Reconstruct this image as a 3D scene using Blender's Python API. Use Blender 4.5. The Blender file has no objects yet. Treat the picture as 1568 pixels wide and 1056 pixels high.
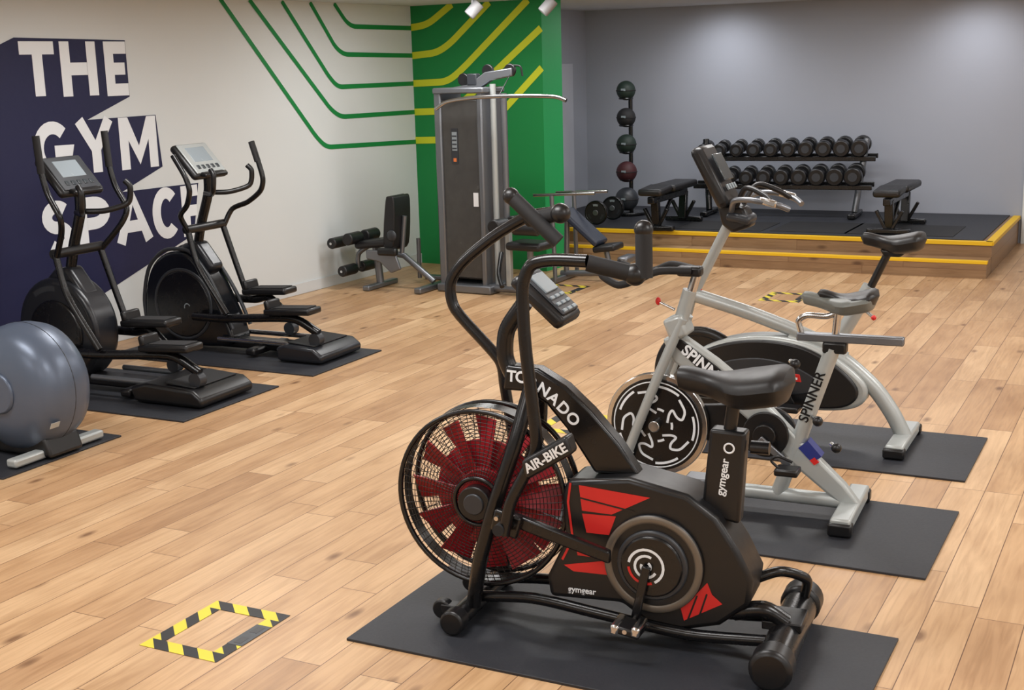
import bpy, math, random
from mathutils import Vector, Matrix
random.seed(4)
D=bpy.data
COL=bpy.context.scene.collection
# ------------------------------------------------------------ materials
def lin(c):
    return tuple(((x/255)/12.92 if x/255<=.04045 else ((x/255+.055)/1.055)**2.4) for x in c)+(1,)
MC={}
def mat(name,c,rough=.5,metal=0.,noise=0.,nscale=30,bump=0.,emit=0):
    if name in MC: return MC[name]
    m=D.materials.new(name); m.use_nodes=True
    nt=m.node_tree; b=nt.nodes['Principled BSDF']
    col=lin(c)
    b.inputs['Base Color'].default_value=col
    b.inputs['Roughness'].default_value=rough; b.inputs['Metallic'].default_value=metal
    tc=nt.nodes.new('ShaderNodeTexCoord'); nz=nt.nodes.new('ShaderNodeTexNoise'); nz.inputs['Scale'].default_value=nscale
    nz.inputs['Detail'].default_value=4
    nt.links.new(tc.outputs['Object'],nz.inputs['Vector'])
    mr=nt.nodes.new('ShaderNodeMapRange'); mr.inputs['To Min'].default_value=max(0,rough-.06); mr.inputs['To Max'].default_value=min(1,rough+.06)
    nt.links.new(nz.outputs['Fac'],mr.inputs['Value']); nt.links.new(mr.outputs[0],b.inputs['Roughness'])
    if noise>0:
        mx=nt.nodes.new('ShaderNodeMix'); mx.data_type='RGBA'
        mx.inputs[6].default_value=tuple(x*(1-noise) for x in col[:3])+(1,)
        mx.inputs[7].default_value=tuple(min(1,x*(1+noise)) for x in col[:3])+(1,)
        nt.links.new(nz.outputs['Fac'],mx.inputs[0]); nt.links.new(mx.outputs[2],b.inputs['Base Color'])
    if bump>0:
        bp=nt.nodes.new('ShaderNodeBump'); bp.inputs['Strength'].default_value=bump; bp.inputs['Distance'].default_value=.002
        nt.links.new(nz.outputs['Fac'],bp.inputs['Height']); nt.links.new(bp.outputs[0],b.inputs['Normal'])
    if emit:
        b.inputs['Emission Color'].default_value=col; b.inputs['Emission Strength'].default_value=emit
    MC[name]=m; return m
BLK=mat('black_plastic',(18,18,20),.36)
BLKM=mat('black_paint_metal',(14,14,16),.26)
RUB=mat('black_rubber',(25,25,27),.7,noise=.15,nscale=200)
VINYL=mat('black_vinyl',(23,23,25),.45)
DKG=mat('dark_grey_plastic',(46,49,54),.4)
DKS=mat('charcoal_shell',(30,32,37),.3)
MATR=mat('rubber_mat',(37,39,45),.55,noise=.12,nscale=90,bump=.3)
SIL=mat('silver_paint',(172,177,176),.36,.25)
CHR=mat('chrome',(205,205,205),.18,1.)
STEEL=mat('brushed_steel',(122,125,130),.35,.7)
RED=mat('red_decal',(205,38,36),.4)
DRED=mat('red_blade',(158,20,34),.4)
WHT=mat('white_print',(232,236,240),.5)
BRZ=mat('bronze_grey',(110,102,92),.35,.4)
SCR=mat('screen_grey',(140,150,156),.25)
SCRD=mat('screen_dark',(60,66,70),.2)
NAVY=mat('navy_paint',(16,20,64),.6)
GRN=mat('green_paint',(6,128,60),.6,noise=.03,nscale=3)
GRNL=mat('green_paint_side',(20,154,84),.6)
YEL=mat('yellow_green_paint',(204,212,40),.6)
YELN=mat('yellow_nosing',(232,186,20),.5)
CREAM=mat('white_wall',(214,219,220),.8,noise=.02,nscale=2)
GREYW=mat('grey_wall',(162,166,176),.75,noise=.03,nscale=2)
CEIL=mat('ceiling_white',(200,202,205),.9,noise=.02,nscale=2)
TRIM=mat('trim_white',(208,212,214),.6)
BLUG=mat('blue_grey_shell',(88,99,117),.34,.25)
BALLG=mat('dark_green_rubber',(26,42,34),.6)
BALLM=mat('maroon_rubber',(66,26,30),.6)
PANEL=mat('smoked_panel',(66,65,63),.25,noise=.3,nscale=9)
GLOSS=mat('gloss_black_shell',(18,20,24),.2)
SPOTM=mat('spot_grey',(140,140,142),.5)
DOORM=mat('pale_grey_panel',(190,193,202),.6)

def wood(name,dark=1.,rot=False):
    m=D.materials.new(name); m.use_nodes=True; nt=m.node_tree; b=nt.nodes['Principled BSDF']; N=nt.nodes.new; L=nt.links.new
    tc=N('ShaderNodeTexCoord'); sp=N('ShaderNodeSeparateXYZ'); L(tc.outputs['Object'],sp.inputs[0])
    cb=N('ShaderNodeCombineXYZ')
    if rot:
        L(sp.outputs['X'],cb.inputs['X']); L(sp.outputs['Z'],cb.inputs['Y'])
    else:
        L(sp.outputs['Y'],cb.inputs['X']); L(sp.outputs['X'],cb.inputs['Y'])
    br=N('ShaderNodeTexBrick'); br.offset=.37; br.offset_frequency=3; br.squash=.78; br.squash_frequency=2
    br.inputs['Scale'].default_value=1; br.inputs['Brick Width'].default_value=1.35; br.inputs['Row Height'].default_value=.16
    br.inputs['Mortar Size'].default_value=.0018; br.inputs['Mortar Smooth'].default_value=.2; br.inputs['Bias'].default_value=0
    br.inputs['Color1'].default_value=(0,0,0,1); br.inputs['Color2'].default_value=(1,1,1,1); br.inputs['Mortar'].default_value=(.5,.5,.5,1)
    L(cb.outputs[0],br.inputs['Vector'])
    off=N('ShaderNodeVectorMath'); off.operation='MULTIPLY_ADD'; L(br.outputs['Color'],off.inputs[0]); off.inputs[1].default_value=(13,7,5); L(cb.outputs[0],off.inputs[2])
    mp=N('ShaderNodeMapping'); mp.inputs['Scale'].default_value=(1.6,22,1); L(off.outputs[0],mp.inputs[0])
    n1=N('ShaderNodeTexNoise'); n1.inputs['Scale'].default_value=1.5; n1.inputs['Detail'].default_value=7; n1.inputs['Distortion'].default_value=1.4; L(mp.outputs[0],n1.inputs['Vector'])
    mp2=N('ShaderNodeMapping'); mp2.inputs['Scale'].default_value=(1.,3.,1); L(off.outputs[0],mp2.inputs[0])
    n2=N('ShaderNodeTexNoise'); n2.inputs['Scale'].default_value=1.8; n2.inputs['Detail'].default_value=4; L(mp2.outputs[0],n2.inputs['Vector'])
    r=N('ShaderNodeValToRGB'); L(br.outputs['Color'],r.inputs[0])
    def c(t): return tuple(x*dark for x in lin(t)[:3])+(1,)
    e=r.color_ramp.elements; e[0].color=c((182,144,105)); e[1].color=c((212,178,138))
    x=e.new(.5); x.color=c((199,162,121))
    g=N('ShaderNodeValToRGB'); L(n1.outputs['Fac'],g.inputs[0]); g.color_ramp.elements[0].position=.3; g.color_ramp.elements[0].color=(.68,.61,.54,1); g.color_ramp.elements[1].position=.6; g.color_ramp.elements[1].color=(1,1,1,1)
    m1=N('ShaderNodeMix'); m1.data_type='RGBA'; m1.blend_type='MULTIPLY'; m1.inputs[0].default_value=.62; L(r.outputs[0],m1.inputs[6]); L(g.outputs[0],m1.inputs[7])
    g2=N('ShaderNodeValToRGB'); L(n2.outputs['Fac'],g2.inputs[0]); g2.color_ramp.elements[0].position=.34; g2.color_ramp.elements[0].color=(.74,.67,.6,1); g2.color_ramp.elements[1].position=.58; g2.color_ramp.elements[1].color=(1.02,1.02,1.02,1)
    m2=N('ShaderNodeMix'); m2.data_type='RGBA'; m2.blend_type='MULTIPLY'; m2.inputs[0].default_value=.65; L(m1.outputs[2],m2.inputs[6]); L(g2.outputs[0],m2.inputs[7])
    mp3=N('ShaderNodeMapping'); mp3.inputs['Scale'].default_value=(1.7,4.,1); L(off.outputs[0],mp3.inputs[0])
    v=N('ShaderNodeTexVoronoi'); v.inputs['Scale'].default_value=1.15; L(mp3.outputs[0],v.inputs['Vector'])
    k=N('ShaderNodeValToRGB'); L(v.outputs['Distance'],k.inputs[0]); k.color_ramp.elements[0].position=.04; k.color_ramp.elements[0].color=(.26,.17,.11,1); k.color_ramp.elements[1].position=.13; k.color_ramp.elements[1].color=(1,1,1,1)
    m3=N('ShaderNodeMix'); m3.data_type='RGBA'; m3.blend_type='MULTIPLY'; m3.inputs[0].default_value=.8; L(m2.outputs[2],m3.inputs[6]); L(k.outputs[0],m3.inputs[7])
    m4=N('ShaderNodeMix'); m4.data_type='RGBA'; L(br.outputs['Fac'],m4.inputs[0]); L(m3.outputs[2],m4.inputs[6]); m4.inputs[7].default_value=lin((98,66,42))
    L(m4.outputs[2],b.inputs['Base Color'])
    mr=N('ShaderNodeMapRange'); L(n1.outputs['Fac'],mr.inputs[0]); mr.inputs['To Min'].default_value=.34; mr.inputs['To Max'].default_value=.48; L(mr.outputs[0],b.inputs['Roughness'])
    return m
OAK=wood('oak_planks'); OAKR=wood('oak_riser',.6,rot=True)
def hazard():
    m=D.materials.new('hazard_tape'); m.use_nodes=True; nt=m.node_tree; b=nt.nodes['Principled BSDF']; N=nt.nodes.new; L=nt.links.new
    tc=N('ShaderNodeTexCoord'); sp=N('ShaderNodeSeparateXYZ'); L(tc.outputs['Object'],sp.inputs[0])
    a=N('ShaderNodeMath'); a.operation='ADD'; L(sp.outputs['X'],a.inputs[0]); L(sp.outputs['Y'],a.inputs[1])
    s=N('ShaderNodeMath'); s.operation='MULTIPLY'; L(a.outputs[0],s.inputs[0]); s.inputs[1].default_value=7.5
    f=N('ShaderNodeMath'); f.operation='FRACT'; L(s.outputs[0],f.inputs[0])
    g=N('ShaderNodeMath'); g.operation='GREATER_THAN'; L(f.outputs[0],g.inputs[0]); g.inputs[1].default_value=.5
    mx=N('ShaderNodeMix'); mx.data_type='RGBA'; L(g.outputs[0],mx.inputs[0]); mx.inputs[6].default_value=lin((28,28,30)); mx.inputs[7].default_value=lin((216,200,56))
    L(mx.outputs[2],b.inputs['Base Color']); b.inputs['Roughness'].default_value=.5
    return m
HAZ=hazard()

# ------------------------------------------------------------ helpers
CUR=None
def group(name,loc=(0,0,0),rz=0):
    global CUR
    e=D.objects.new(name,None); COL.objects.link(e); e.location=loc; e.rotation_euler=(0,0,math.radians(rz)); e.empty_display_size=.1
    CUR=e; return e
def add(name,me,m,smooth=True,parent=True):
    o=D.objects.new(name,me); COL.objects.link(o)
    if m: me.materials.append(m)
    if smooth and hasattr(me,'polygons'):
        for p in me.polygons: p.use_smooth=True
        try: me.set_sharp_from_angle(angle=math.radians(38))
        except Exception: pass
    if parent and CUR: o.parent=CUR
    return o
def mesh(name,v,f,m,smooth=True,parent=True):
    me=D.meshes.new(name); me.from_pydata([tuple(x) for x in v],[],f); me.update()
    return add(name,me,m,smooth,parent)
def bev(o,w,seg=2):
    if w>0:
        md=o.modifiers.new('b','BEVEL'); md.width=w; md.segments=seg; md.limit_method='ANGLE'; md.angle_limit=math.radians(35)
    return o
def box(name,c,s,m,rot=(0,0,0),b=.004,parent=True):
    v=[(x*s[0]/2,y*s[1]/2,z*s[2]/2) for x in(-1,1) for y in(-1,1) for z in(-1,1)]
    f=[(0,1,3,2),(4,6,7,5),(0,4,5,1),(2,3,7,6),(0,2,6,4),(1,5,7,3)]
    o=mesh(name,v,f,m,True,parent); o.location=c; o.rotation_euler=tuple(math.radians(a) for a in rot)
    return bev(o,b)
def frame_from(d):
    d=d.normalized(); up=Vector((0,0,1)) if abs(d.z)<.95 else Vector((1,0,0))
    x=d.cross(up).normalized(); y=x.cross(d).normalized(); return x,y
def cyl(name,p0,p1,r,m,r1=None,n=24,b=.0):
    p0=Vector(p0);p1=Vector(p1); r1=r if r1 is None else r1
    x,y=frame_from(p1-p0); v=[];f=[]
    for p,rr in((p0,r),(p1,r1)):
        for i in range(n):
            a=2*math.pi*i/n; v.append(p+x*math.cos(a)*rr+y*math.sin(a)*rr)
    f=[(i,(i+1)%n,n+(i+1)%n,n+i) for i in range(n)]+[tuple(range(n-1,-1,-1)),tuple(range(n,2*n))]
    return bev(mesh(name,v,f,m),b)
def smoothpts(pts,k=6):
    P=[Vector(p) for p in pts]
    if len(P)<3: return P
    out=[]
    for i in range(len(P)-1):
        p0=P[i-1] if i else P[0]*2-P[1]; p1=P[i];p2=P[i+1];p3=P[i+2] if i+2<len(P) else P[-1]*2-P[-2]
        for j in range(k):
            t=j/k
            a=(p2-p0)*.4;b_=(p3-p1)*.4
            L=(p2-p1).length
            if a.length>L: a=a.normalized()*L
            if b_.length>L: b_=b_.normalized()*L
            h=(2*t**3-3*t*t+1)*p1+(t**3-2*t*t+t)*a+(-2*t**3+3*t*t)*p2+(t**3-t*t)*b_
            out.append(h)
    out.append(P[-1]); return out
def tube(name,pts,r,m,n=12,k=6,sm=True,rs=None):
    Q=smoothpts(pts,k) if sm else [Vector(p) for p in pts]
    v=[];f=[];T=[]
    for i in range(len(Q)):
        t=(Q[min(i+1,len(Q)-1)]-Q[max(i-1,0)]).normalized(); T.append(t)
    x,y=frame_from(T[0])
    for i,q in enumerate(Q):
        t=T[i]; x=(x-t*x.dot(t)).normalized(); y=t.cross(x)
        rr=r if rs is None else rs[0]+(rs[1]-rs[0])*i/(len(Q)-1)
        for j in range(n):
            a=2*math.pi*j/n; v.append(q+x*math.cos(a)*rr+y*math.sin(a)*rr)
    for i in range(len(Q)-1):
        for j in range(n):
            f.append((i*n+j,i*n+(j+1)%n,(i+1)*n+(j+1)%n,(i+1)*n+j))
    f.append(tuple(range(n-1,-1,-1))); f.append(tuple((len(Q)-1)*n+j for j in range(n)))
    return mesh(name,v,f,m)
def prism(name,pts,y0,y1,m,b=.01,seg=3):
    n=len(pts); A=sum(pts[i][0]*pts[(i+1)%n][1]-pts[(i+1)%n][0]*pts[i][1] for i in range(n))
    if A<0: pts=pts[::-1]
    v=[(x,y0,z) for x,z in pts]+[(x,y1,z) for x,z in pts]
    f=[tuple(range(n)),tuple(range(2*n-1,n-1,-1))]+[(i,n+i,n+(i+1)%n,(i+1)%n) for i in range(n)]
    return bev(mesh(name,v,f,m),b,seg)
def spl2(pts,k=5):
    n=len(pts); out=[]
    for i in range(n):
        p0,p1,p2,p3=[Vector(pts[(i+d)%n]) for d in(-1,0,1,2)]
        for j in range(k):
            t=j/k; h=.5*((2*p1)+(p2-p0)*t+(2*p0-5*p1+4*p2-p3)*t*t+(3*p1-p0-3*p2+p3)*t**3); out.append((h.x,h.y))
    return out
def poly(name,pts,y,m,tri=True):
    return mesh(name,[(x,y,z) for x,z in pts],[tuple(range(len(pts)))],m,False)
def ribbon(name,paths,w,y,m,dy=.0):
    v=[];f=[]
    y0=y
    for ip,P in enumerate(paths):
        y=y0-dy*(ip%4)
        P0=[Vector(p) for p in P]; P=[P0[0]]
        for p in P0[1:]:
            if (p-P[-1]).length>1e-4 : P.append(p)
        closed=len(P)>3 and (P0[0]-P0[-1]).length<1e-6
        if closed: P=P[:-1]
        b=len(v);n=len(P)
        for i,p in enumerate(P):
            a=P[i-1] if(i or closed) else None; c=P[(i+1)%n] if(i<n-1 or closed) else None
            d1=(p-a).normalized() if a is not None else (c-p).normalized(); d2=(c-p).normalized() if c is not None else d1
            t=(d1+d2).normalized(); nn=Vector((-t.y,t.x)); k=1/max(.62,nn.dot(Vector((-d1.y,d1.x))))
            q=nn*w/2*k; v+=[(p.x+q.x,y,p.y+q.y),(p.x-q.x,y,p.y-q.y)]
        for i in range(n if closed else n-1):
            j=(i+1)%n; f.append((b+2*i,b+2*i+1,b+2*j+1,b+2*j))
    return mesh(name,v,f,m,False)
def fillet(P,r,k=8):
    P=[Vector(p) for p in P]; out=[tuple(P[0])]
    for i in range(1,len(P)-1):
        a=(P[i-1]-P[i]);c=(P[i+1]-P[i]); d=min(r,a.length*.5,c.length*.5)
        A=P[i]+a.normalized()*d;C=P[i]+c.normalized()*d
        for j in range(k+1):
            t=j/k; q=(1-t)**2*A+2*t*(1-t)*P[i]+t*t*C; out.append(tuple(q))
    out.append(tuple(P[-1])); return out
def arc(cx,cz,r,a0,a1,n=16,rz=None):
    rz=r if rz is None else rz
    return [(cx+r*math.cos(math.radians(a0+(a1-a0)*i/n)),cz+rz*math.sin(math.radians(a0+(a1-a0)*i/n))) for i in range(n+1)]
def disc(name,cx,cz,y0,y1,r,m,b=.004,n=48):
    return bev(cyl(name,(cx,y0,cz),(cx,y1,cz),r,m,n=n),b)
def ring(name,cx,cz,y,R,r,m,n=56,k=10,sy=1):
    v=[];f=[]
    for i in range(n):
        a=2*math.pi*i/n
        for j in range(k):
            b=2*math.pi*j/k; rr=R+r*math.cos(b); v.append((cx+rr*math.cos(a),y+r*sy*math.sin(b),cz+rr*math.sin(a)))
    for i in range(n):
        for j in range(k): f.append((i*k+j,i*k+(j+1)%k,((i+1)%n)*k+(j+1)%k,((i+1)%n)*k+j))
    return mesh(name,v,f,m)
def ball(name,c,s,m,n=24,k=14):
    v=[];f=[]
    for i in range(k+1):
        p=math.pi*i/k
        for j in range(n):
            a=2*math.pi*j/n; v.append((c[0]+s[0]*math.sin(p)*math.cos(a),c[1]+s[1]*math.sin(p)*math.sin(a),c[2]+s[2]*math.cos(p)))
    for i in range(k):
        for j in range(n): f.append((i*n+j,(i+1)*n+j,(i+1)*n+(j+1)%n,i*n+(j+1)%n))
    return mesh(name,v,f,m)
def saddle(name,x0,x1,z,m,w0=.045,w1=.13,h=.075,tilt=0,y=0):
    v=[];f=[];n=20;K=18
    for i in range(K+1):
        t=i/K; e=min(1,math.sqrt(max(0,1-(1-min(1,t/.1))**2)),math.sqrt(max(0,1-(max(0,t-.86)/.14)**2))) ; e=max(e,.02)
        s=min(1,max(0,(t-.25)/.4)); s=s*s*(3-2*s)
        w=(w0+(w1-w0)*s)*e; hh=(h*(.75+.35*s))*e
        x=x0+(x1-x0)*t; zz=z+.012*math.cos(t*math.pi*2)+tilt*(t-.5)
        for j in range(n):
            a=2*math.pi*j/n; ca,sa=math.cos(a),math.sin(a)
            v.append((x,y+w*ca*(1 if sa>0 else .85),zz+(hh*.42*abs(sa)**.8 if sa>0 else -hh*.62*abs(sa)**.7)))
    for i in range(K):
        for j in range(n): f.append((i*n+j,i*n+(j+1)%n,(i+1)*n+(j+1)%n,(i+1)*n+j))
    f.append(tuple(range(n-1,-1,-1))); f.append(tuple(K*n+j for j in range(n)))
    return mesh(name,v,f,m)
def text(name,s,x,y,z,size,m,ang=0,bold=.0):
    c=D.curves.new(name,'FONT'); c.body=s; c.size=size; c.align_x='CENTER'; c.align_y='CENTER'; c.offset=bold; c.extrude=.0006
    c.materials.append(m)
    o=D.objects.new(name,c); COL.objects.link(o); o.location=(x,y,z); o.rotation_euler=(math.pi/2,-math.radians(ang),0)
    if CUR: o.parent=CUR
    return o

# ------------------------------------------------------------ room shell
CUR=None
CH=2.545
box('floor',(-1.5,6,-.05),(14,18.4,.1),OAK,b=0,parent=False)
box('ceiling',(-1.5,6,CH+.05),(14,18.4,.1),CEIL,b=0,parent=False)
wl=mesh('wall_left',[(x,y,z) for x in(-13,2.06) for y in(0,.12) for z in(0,CH)],[(0,1,3,2),(4,6,7,5),(0,4,5,1),(2,3,7,6),(0,2,6,4),(1,5,7,3)],CREAM,False,False)
wl.location=(-6.97,9.40,0); wl.rotation_euler=(0,0,math.radians(87.7))
bl=box('baseboard_left',(0,0,0),(11,.014,.1),TRIM,b=.003,parent=False)
bl.rotation_euler=(0,0,math.radians(87.7)); a=math.radians(87.7)
bl.location=(-6.97+math.cos(a)*-3.48+math.sin(a)*.008,9.40+math.sin(a)*-3.48-math.cos(a)*.008,.05)
gw=box('wall_green_column',(0,0,0),(1.60,.36,CH),GRN,b=0,parent=False)
a=math.radians(-5.3)
gw.rotation_euler=(0,0,a); cx,cy=.70,.18
gw.location=(-6.89+math.cos(a)*cx-math.sin(a)*cy,11.37+math.sin(a)*cx+math.cos(a)*cy,CH/2)
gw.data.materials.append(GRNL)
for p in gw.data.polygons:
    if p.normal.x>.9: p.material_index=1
box('wall_alcove_left',(-6.41,13.1,CH/2),(.12,2.9,CH),GREYW,b=0,parent=False)
box('wall_alcove_joint',(-6.7,11.85,CH/2),(.6,.2,CH),GREYW,b=0,parent=False)
box('wall_back',(-3.9,14.46,CH/2),(4.96,.12,CH),GREYW,b=0,parent=False)
box('wall_back_right',(2.1,14.42,CH/2),(7.1,.12,CH),CREAM,b=0,parent=False)
box('wall_right',(5.0,6,CH/2),(.12,18.4,CH),CREAM,b=0,parent=False)
box('wall_front',(-1.5,-2.6,CH/2),(14,.12,CH),CREAM,b=0,parent=False)
box('door_panel_1',(-6.344,13.45,1.12),(.010,1.1,1.66),DOORM,b=.002,parent=False)  # pale grey door panel on the alcove side wall

# mural
AX=(-6.97,9.40,0)
group('wall_stripe_mural',AX,87.7)
st=[[(-.79,CH-.005),(.37,1.36),(.50,1.27),(2.03,1.225)],
    [(-.43,CH-.005),(.60,1.60),(.74,1.53),(2.03,1.52)],
    [(-.01,CH-.005),(.60,1.89),(.72,1.80),(2.03,1.80)],
    [(.38,CH-.005),(.72,2.15),(.84,2.09),(2.03,2.07)],
    [(.73,CH-.005),(.90,2.38),(1.0,2.34),(2.03,2.335)]]
ribbon('green_stripes',[fillet(p,.16) for p in st],.042,-.004,GRN)
group('column_stripe_mural',(-6.89,11.37,0),-5.3)
ys=[[(0,2.34),(.2,2.36),(.5,CH-.005)],[(0,2.07),(.3,2.09),(.46,2.17),(.93,CH-.005)],[(0,1.80),(.42,1.81),(.6,1.93),(1.36,CH-.005)],
    [(0,1.52),(.42,1.53),(.6,1.62),(1.495,2.28)],[(0,1.24),(.5,1.25),(.75,1.32),(1.02,1.50),(1.495,1.92)]]
ribbon('yellow_stripes',[fillet(p,.14) for p in ys],.066,-.004,YEL)
group('wall_lettering_mural',AX,87.7)
poly('navy_field',[(-4.6,1.95),(-3.0,2.175),(-2.87,2.225),(-1.86,2.21),(-1.86,1.80),(-2.29,1.65),(-1.61,1.655),(-1.58,1.26),(-2.02,1.105),(-1.20,1.10),(-1.29,.70),(-2.35,.36),(-3.6,.03),(-4.6,.03)],-.003,NAVY)
S=.088
def LT(ch,x0,x1,z0,z1):
    h=S/2;a,b,c,d=x0+h,x1-h,z0+h,z1-h;mx=(x0+x1)/2;mz=(z0+z1)/2;R=(x1-x0)/2-h;RZ=(z1-z0)/2-h
    if ch=='T': return [[(x0,d),(x1,d)],[(mx,z1-S),(mx,z0)]]
    if ch=='H': return [[(a,z0),(a,z1)],[(b,z0),(b,z1)],[(x0+S,mz),(x1-S,mz)]]
    if ch=='E': return [[(x0,d),(x1,d)],[(a,z0+S),(a,z1-S)],[(x0,c),(x1,c)],[(x0+S,mz),(x1-.02,mz)]]
    if ch=='G': return [arc(mx,mz,R,45,330,22,RZ)+[(b,mz-.02),(mx+.01,mz-.02)]]
    if ch=='C': return [arc(mx,mz,R,45,315,22,RZ)]
    if ch=='Y': return [[(a,z1),(mx,mz-.03),(b,z1)],[(mx,mz-.01),(mx,z0)]]
    if ch=='M': return [[(a,z0),(a,z1)],[(a+.01,z1-.02),(mx,z0+.1),(b-.01,z1-.02)],[(b,z0),(b,z1)]]
    if ch=='A': return [[(a,z0),(mx,z1-.03),(b,z0)],[(mx-R*.6,z0+.12),(mx+R*.6,z0+.12)]]
    if ch=='P': return [[(a,z0),(a,z1)],[(x0+S,d),(mx,d)]+arc(mx,z1-h-.075,R,90,-90,10,.075)+[(x0+S,z1-h-.15)]]
    if ch=='S':
        q=RZ/2
        return [arc(mx,mz+q,R,40,270,14,q)+arc(mx,mz-q,R,90,-140,14,q)[1:]]
paths=[]
for ch,x0,x1,z0,z1 in[('T',-2.84,-2.54,1.83,2.20),('H',-2.49,-2.16,1.82,2.20),('E',-2.08,-1.865,1.81,2.20),
  ('G',-2.80,-2.45,1.27,1.655),('Y',-2.42,-2.05,1.27,1.65),('M',-2.0,-1.62,1.265,1.65),
  ('S',-2.79,-2.52,.72,1.105),('P',-2.47,-2.16,.72,1.10),('A',-2.12,-1.74,.72,1.10),('C',-1.73,-1.43,.70,1.10),('E',-1.41,-1.22,.69,1.09)]:
    paths+=LT(ch,x0,x1,z0,z1)
ribbon('white_letters',paths,S,-.0045,WHT,.0005)

# platform
group('stepped_platform')
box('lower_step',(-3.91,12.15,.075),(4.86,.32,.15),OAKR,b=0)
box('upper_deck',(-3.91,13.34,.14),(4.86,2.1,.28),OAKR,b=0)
box('deck_rubber',(-3.94,13.37,.285),(4.74,2.02,.012),MATR,b=0)
box('nosing_low',(-3.91,12.02,.140),(4.87,.07,.026),YELN,b=.002)
box('nosing_top',(-3.91,12.31,.270),(4.87,.07,.034),YELN,b=.002)
box('nosing_side',(-1.50,13.34,.270),(.07,2.1,.034),YELN,b=.002)
for i,(x,y,w,h) in enumerate([(-4.1,12.8,.9,.7),(-3.2,12.9,.75,.8),(-2.35,12.9,1.0,.8)]):
    box('deck_mat_%d'%i,(x,y,.293),(w,h,.006),RUB,b=.001)
def gmat(x0,x1,y0,y1,rz=0):
    global CUR; CUR=None
    box('rubber_floor_mat',((x0+x1)/2,(y0+y1)/2,.005),(x1-x0,y1-y0,.01),MATR,b=.002,parent=False,rot=(0,0,rz))
gmat(-2.49,-.75,3.50,4.26); gmat(-2.5,-.76,4.83,5.65); gmat(-2.5,-.80,6.09,6.86)
gmat(-6.75,-5.0,5.56,6.46); gmat(-6.75,-4.96,6.77,7.6); gmat(-6.9,-5.13,4.37,5.20)
for cx,cy in[(-2.97,3.385),(-4.82,10.36),(-2.88,10.56),(-2.9,6.37)]:
    group('hazard_tape_square',(cx,cy,.001)); w,h,t=.34,.42,.062
    for i,(x,y,sx,sy) in enumerate([(0,-h/2+t/2,w,t),(0,h/2-t/2,w,t),(-w/2+t/2,0,t,h-2*t),(w/2-t/2,0,t,h-2*t)]):
        box('strip_%d'%i,(x,y,.0006),(sx,sy,.0012),HAZ,b=0)
    box('label',(w/2-t/2,.01,.0016),(t*1.05,.17,.001),DKG,b=0)
    for j in(-1,1): box('label_mark_%d'%j,(w/2-t/2,.01+j*.045,.0024),(t*.5,.05,.0006),BLK,b=0)

# ------------------------------------------------------------ air bike
def fan_wheel(cx,cz):
    for s in(-1,1): ring('guard_rim_%d'%s,cx,cz,s*.07,.317,.009,BLKM)
    v=[];f=[];n=64
    for i in range(n):
        a=2*math.pi*i/n
        for y in(-.03,.03): v.append((cx+.322*math.cos(a),y,cz+.322*math.sin(a)))
    f=[(2*i,2*i+1,2*((i+1)%n)+1,2*((i+1)%n)) for i in range(n)]
    mesh('outer_band',v,f,BLKM)
    c=D.curves.new('guard_wires','CURVE'); c.dimensions='3D'; c.bevel_depth=.0014; c.bevel_resolution=0
    def dome(r): return .07+.035*math.cos(min(1,r/.31)*math.pi/2)
    def spl(pts,cyc):
        s=c.splines.new('POLY'); s.points.add(len(pts)-1)
        for k,p in enumerate(pts): s.points[k].co=(*p,1)
        s.use_cyclic_u=cyc
    for sd in(-1,1):
        for q in range(18):
            r=.088+.0128*q
            spl([(cx+r*math.cos(2*math.pi*i/56),sd*dome(r),cz+r*math.sin(2*math.pi*i/56)) for i in range(56)],True)
        for i in range(72 if sd<0 else 40):
            a=2*math.pi*i/(72 if sd<0 else 40)
            spl([(cx+r*math.cos(a+.25*(r-.07)),sd*dome(r),cz+r*math.sin(a+.25*(r-.07))) for r in(.07,.13,.19,.25,.315)],False)
    c.materials.append(BLKM); o=D.objects.new('guard_wires',c); COL.objects.link(o); o.parent=CUR
    v=[];f=[]
    for i in range(12):
        a=2*math.pi*i/12
        for r,w in((.06,.016),(.285,.052)):
            for sgn in(-1,1):
                aa=a+sgn*w/r; v.append((cx+r*math.cos(aa),sgn*.03,cz+r*math.sin(aa)))
        b=4*i; f.append((b,b+1,b+3,b+2))
    o=mesh('fan_blades',v,f,DRED,False); md=o.modifiers.new('s','SOLIDIFY'); md.thickness=.004
    disc('inner_hub',cx,cz,-.04,.04,.10,DRED)
    disc('blade_disc',cx,cz,-.003,.003,.20,DRED)
    disc('hub_front',cx,cz,-.135,-.09,.062,BLK); disc('hub_cap',cx,cz,-.142,-.13,.038,DKG); disc('hub_rear',cx,cz,.09,.13,.062,BLK)
    ring('hub_ring',cx,cz,-.105,.085,.008,BLKM)
group('air_bike',(-2.18,3.91,.01),5)
fan_wheel(.05,.45)
sh=[(.36,.50),(.38,.555),(.60,.585),(.80,.545),(.90,.475),(.97,.37),(1.02,.27),(1.01,.185),(.91,.10),(.78,.065),(.66,.075),(.57,.135),(.31,.125),(.30,.20),(.37,.34)]
prism('body_shell',sh,-.095,.095,BLK,.018)
for i,p in enumerate([[(.425,.545),(.675,.525),(.54,.452),(.435,.455)],[(.435,.445),(.555,.447),(.53,.378),(.45,.378)],[(.41,.335),(.525,.318),(.517,.292),(.416,.292)],[(.365,.252),(.525,.286),(.535,.234),(.40,.232)],[(.779,.147),(.80,.165),(.869,.25),(.885,.21),(.92,.181),(.79,.105)]]):
    poly('red_flash_%d'%i,p,-.0965,RED)
ribbon('flash_gaps',[[(.80,.10),(.835,.20)],[(.84,.12),(.868,.21)],[(.43,.50),(.62,.47)]],.006,-.0972,BLK)
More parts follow.
